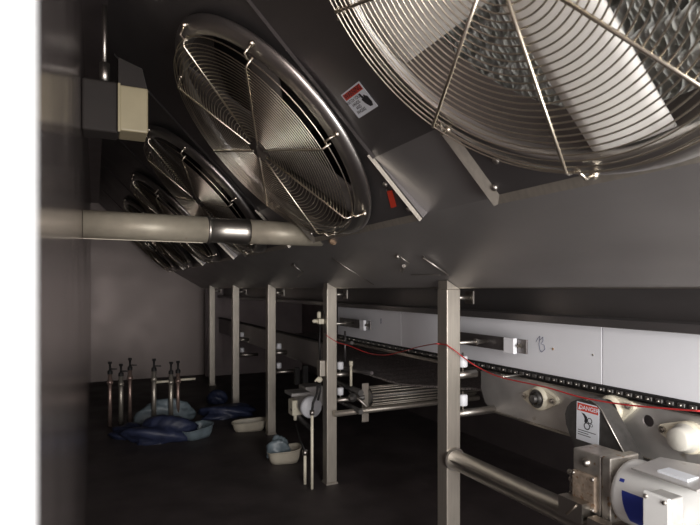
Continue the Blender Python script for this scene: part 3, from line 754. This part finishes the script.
# ------------------------------------------------------------------ things on the floor
rl = ['leftmost dim riser pipe with a black valve standing on the floor near the end wall','second dim riser pipe from the left in the floor cluster',
 'brighter riser pipe left of the middle of the floor cluster','tall riser pipe in the middle of the floor cluster',
 'bright riser pipe with pale valve handle right of the middle','rightmost riser pipe of the floor cluster, with side outlet']
for i, (px, top, hot) in enumerate(((110,360,0),(121,362,1),(130,356,0),(154,357,1),(171,360,1),(178,359,0))):
    q = pF(px, 426-(i%3)*2); H = pY(px, top+14, q.y).z
    t = thing('riser_pipe', q, rl[i], 'pipe', 'cluster of valve risers on the floor')
    bm = B(); add_tube(bm, [q, V(q.x,q.y,H)], .022 if hot else .018, 14); add_tube(bm, [V(q.x,q.y,H-.10),V(q.x,q.y,H-.06)], .028, 14); part('tube', bm, COPPER if not hot else POSTM, t)
    bm = B(); add_lathe(bm, V(q.x,q.y,H), V(0,0,1), [(.024,0),(.024,.03),(.010,.04),(.010,.10),(.018,.10),(.018,.12),(.0001,.12)], 16); part('valve', bm, BLACK, t)
    bm = B()
    if i in (4,5): add_tube(bm, [V(q.x,q.y,H-.07), V(q.x+(.17 if i==5 else -.14),q.y,H-.07)], .012, 10)
    else: add_tube(bm, [V(q.x,q.y-.01,H+.05), V(q.x+.06,q.y-.04,H+.05)], .006, 8)
    part('side_outlet' if i in (4,5) else 'valve_handle', bm, IVORY if i in (4,5) else BLACK, t)
def lump(name, ctr, rx, ry, rz, m, label, cat, group=None, seed=1, rough=.35, flat=True):
    rnd = random.Random(seed); bm = B(); bmesh.ops.create_icosphere(bm, subdivisions=4, radius=1)
    ph = [(rnd.uniform(2,6),rnd.uniform(2,6),rnd.uniform(2,6),rnd.uniform(0,6)) for _ in range(7)]
    for v in bm.verts:
        p = v.co.copy(); s = sum(math.sin(a*p.x+b_*p.y+c_*p.z+d) for a,b_,c_,d in ph)/7
        cr = abs(math.sin(3*(p.x*ph[0][0]+p.y*ph[1][0])+s*3))*.10
        k = 1+rough*s-cr
        z = p.z*k*rz
        v.co = V(p.x*rx*k, p.y*ry*k, max(z,-rz*.35)+rz*.35)
    for f in bm.faces: f.smooth = True
    o = obj(name, bm, m); o.location = ctr; return tag(o, label, cat, group)
def tray(ctr, L, W, H, rot, m, label, group=None, name='scoop_tray'):
    """shallow moulded tray with rounded ends and a rolled rim"""
    bm = B(); n = 40; rings = []
    for (s, z) in ((.80,0),(.90,.3),(.97,.8),(1.0,1.0),(1.04,1.0),(1.03,.93),(.98,.9)):
        ring = []
        for k in range(n):
            a = 2*PI*k/n; ca, sa = math.cos(a), math.sin(a)
            e = .6
            ring.append(bm.verts.new((math.copysign(abs(ca)**e,ca)*L*s, math.copysign(abs(sa)**e,sa)*W*s, z*H*(1+.15*ca))))
        rings.append(ring)
    for A, B_ in zip(rings, rings[1:]):
        for k in range(n): f = bm.faces.new((A[k],A[(k+1)%n],B_[(k+1)%n],B_[k])); f.smooth = True
    bm.faces.new(rings[0][::-1])
    o = obj(name, bm, m, recalc=True); o.location = ctr; o.rotation_euler = (0,0,rot); return tag(o, label, 'tray', group)
q = pF(162,440); lump('plastic_bag', q, .30, .17, .15, BAG, 'crumpled dark blue plastic bag on the floor in front of the riser pipes', 'bag', 'blue plastic bags on the floor', 3)
q = pF(128,436); lump('plastic_bag', q, .16, .14, .08, BAG, 'low flattened blue plastic bag at the left of the riser pipes', 'bag', 'blue plastic bags on the floor', 5)
q = pF(196,437); tray(q, .15, .11, .10, .5, BAGL, 'pale blue film-covered tray right of the crumpled blue bag', None, 'tray')
q = pF(165,424); lump('plastic_film', q+V(0,.05,.0), .30, .05, .17, BAGL, 'pale sheet of plastic film lying behind the crumpled blue bag', 'plastic film', None, 8)
q = pF(231,418); lump('plastic_bag', q+V(0,.1,0), .30, .16, .10, BAG, 'blue plastic bag beyond the third post, draped over a cream tray', 'bag', 'blue plastic bags on the floor', 11)
q = pF(217,405); lump('plastic_bag', q+V(.02,.1,0), .12, .10, .12, BAG, 'small dark bag bundle at the back of the draped blue bag', 'bag', 'blue plastic bags on the floor', 14)
q = pF(249,430); tray(q, .16, .09, .09, -.2, TRAY, 'cream tray under the blue bag left of the third post', 'cream trays on the floor')
q = pF(284,461); tray(q, .13, .10, .10, -.25, TRAY, 'cream tray with pale film heaped in it between the second and third posts', 'cream trays on the floor')
lump('plastic_film', q+V(-.04,.02,.035), .10, .06, .12, BAGL, 'pale film heaped in the tray between the second and third posts', 'plastic film', None, 17)

# ------------------------------------------------------------------ lights, world, camera
def area(name, loc, tgt, size, power, col):
    l = bpy.data.lights.new(name, 'AREA'); l.shape = 'RECTANGLE'; l.size, l.size_y = size; l.energy = power; l.color = col
    o = bpy.data.objects.new(name, l); C.objects.link(o); o.location = loc
    o.rotation_euler = (Vector(tgt)-Vector(loc)).to_track_quat('-Z','Y').to_euler(); return o
area('doorway_light', (.95,-1.0,-.1), (1.5,1.6,-.25), (1.5,1.7), 110, (1,.975,.945))
w = bpy.data.worlds.new('World'); bpy.context.scene.world = w; w.use_nodes = True
w.node_tree.nodes['Background'].inputs[0].default_value = (1,.90,.91,1); w.node_tree.nodes['Background'].inputs[1].default_value = .45
cam = bpy.data.cameras.new('camera'); co = bpy.data.objects.new('camera', cam); C.objects.link(co)
cam.sensor_width = 36; cam.lens = F/700*36; cam.shift_y = (HZ-262.5)/700; cam.clip_start = .02
co.rotation_euler = (PI/2, 0, -TH); co.location = (0,0,0)
cam.dof.use_dof = True; cam.dof.focus_distance = 2.2; cam.dof.aperture_fstop = 6.8
sc = bpy.context.scene; sc.camera = co
# raise the whole layout so that the floor lies at z = 0
for o in C.objects:
    if o.parent is None: o.location.z += EYE
sc.view_settings.view_transform = 'Standard'; sc.view_settings.look = 'None'; sc.view_settings.exposure = 0; sc.view_settings.gamma = 1
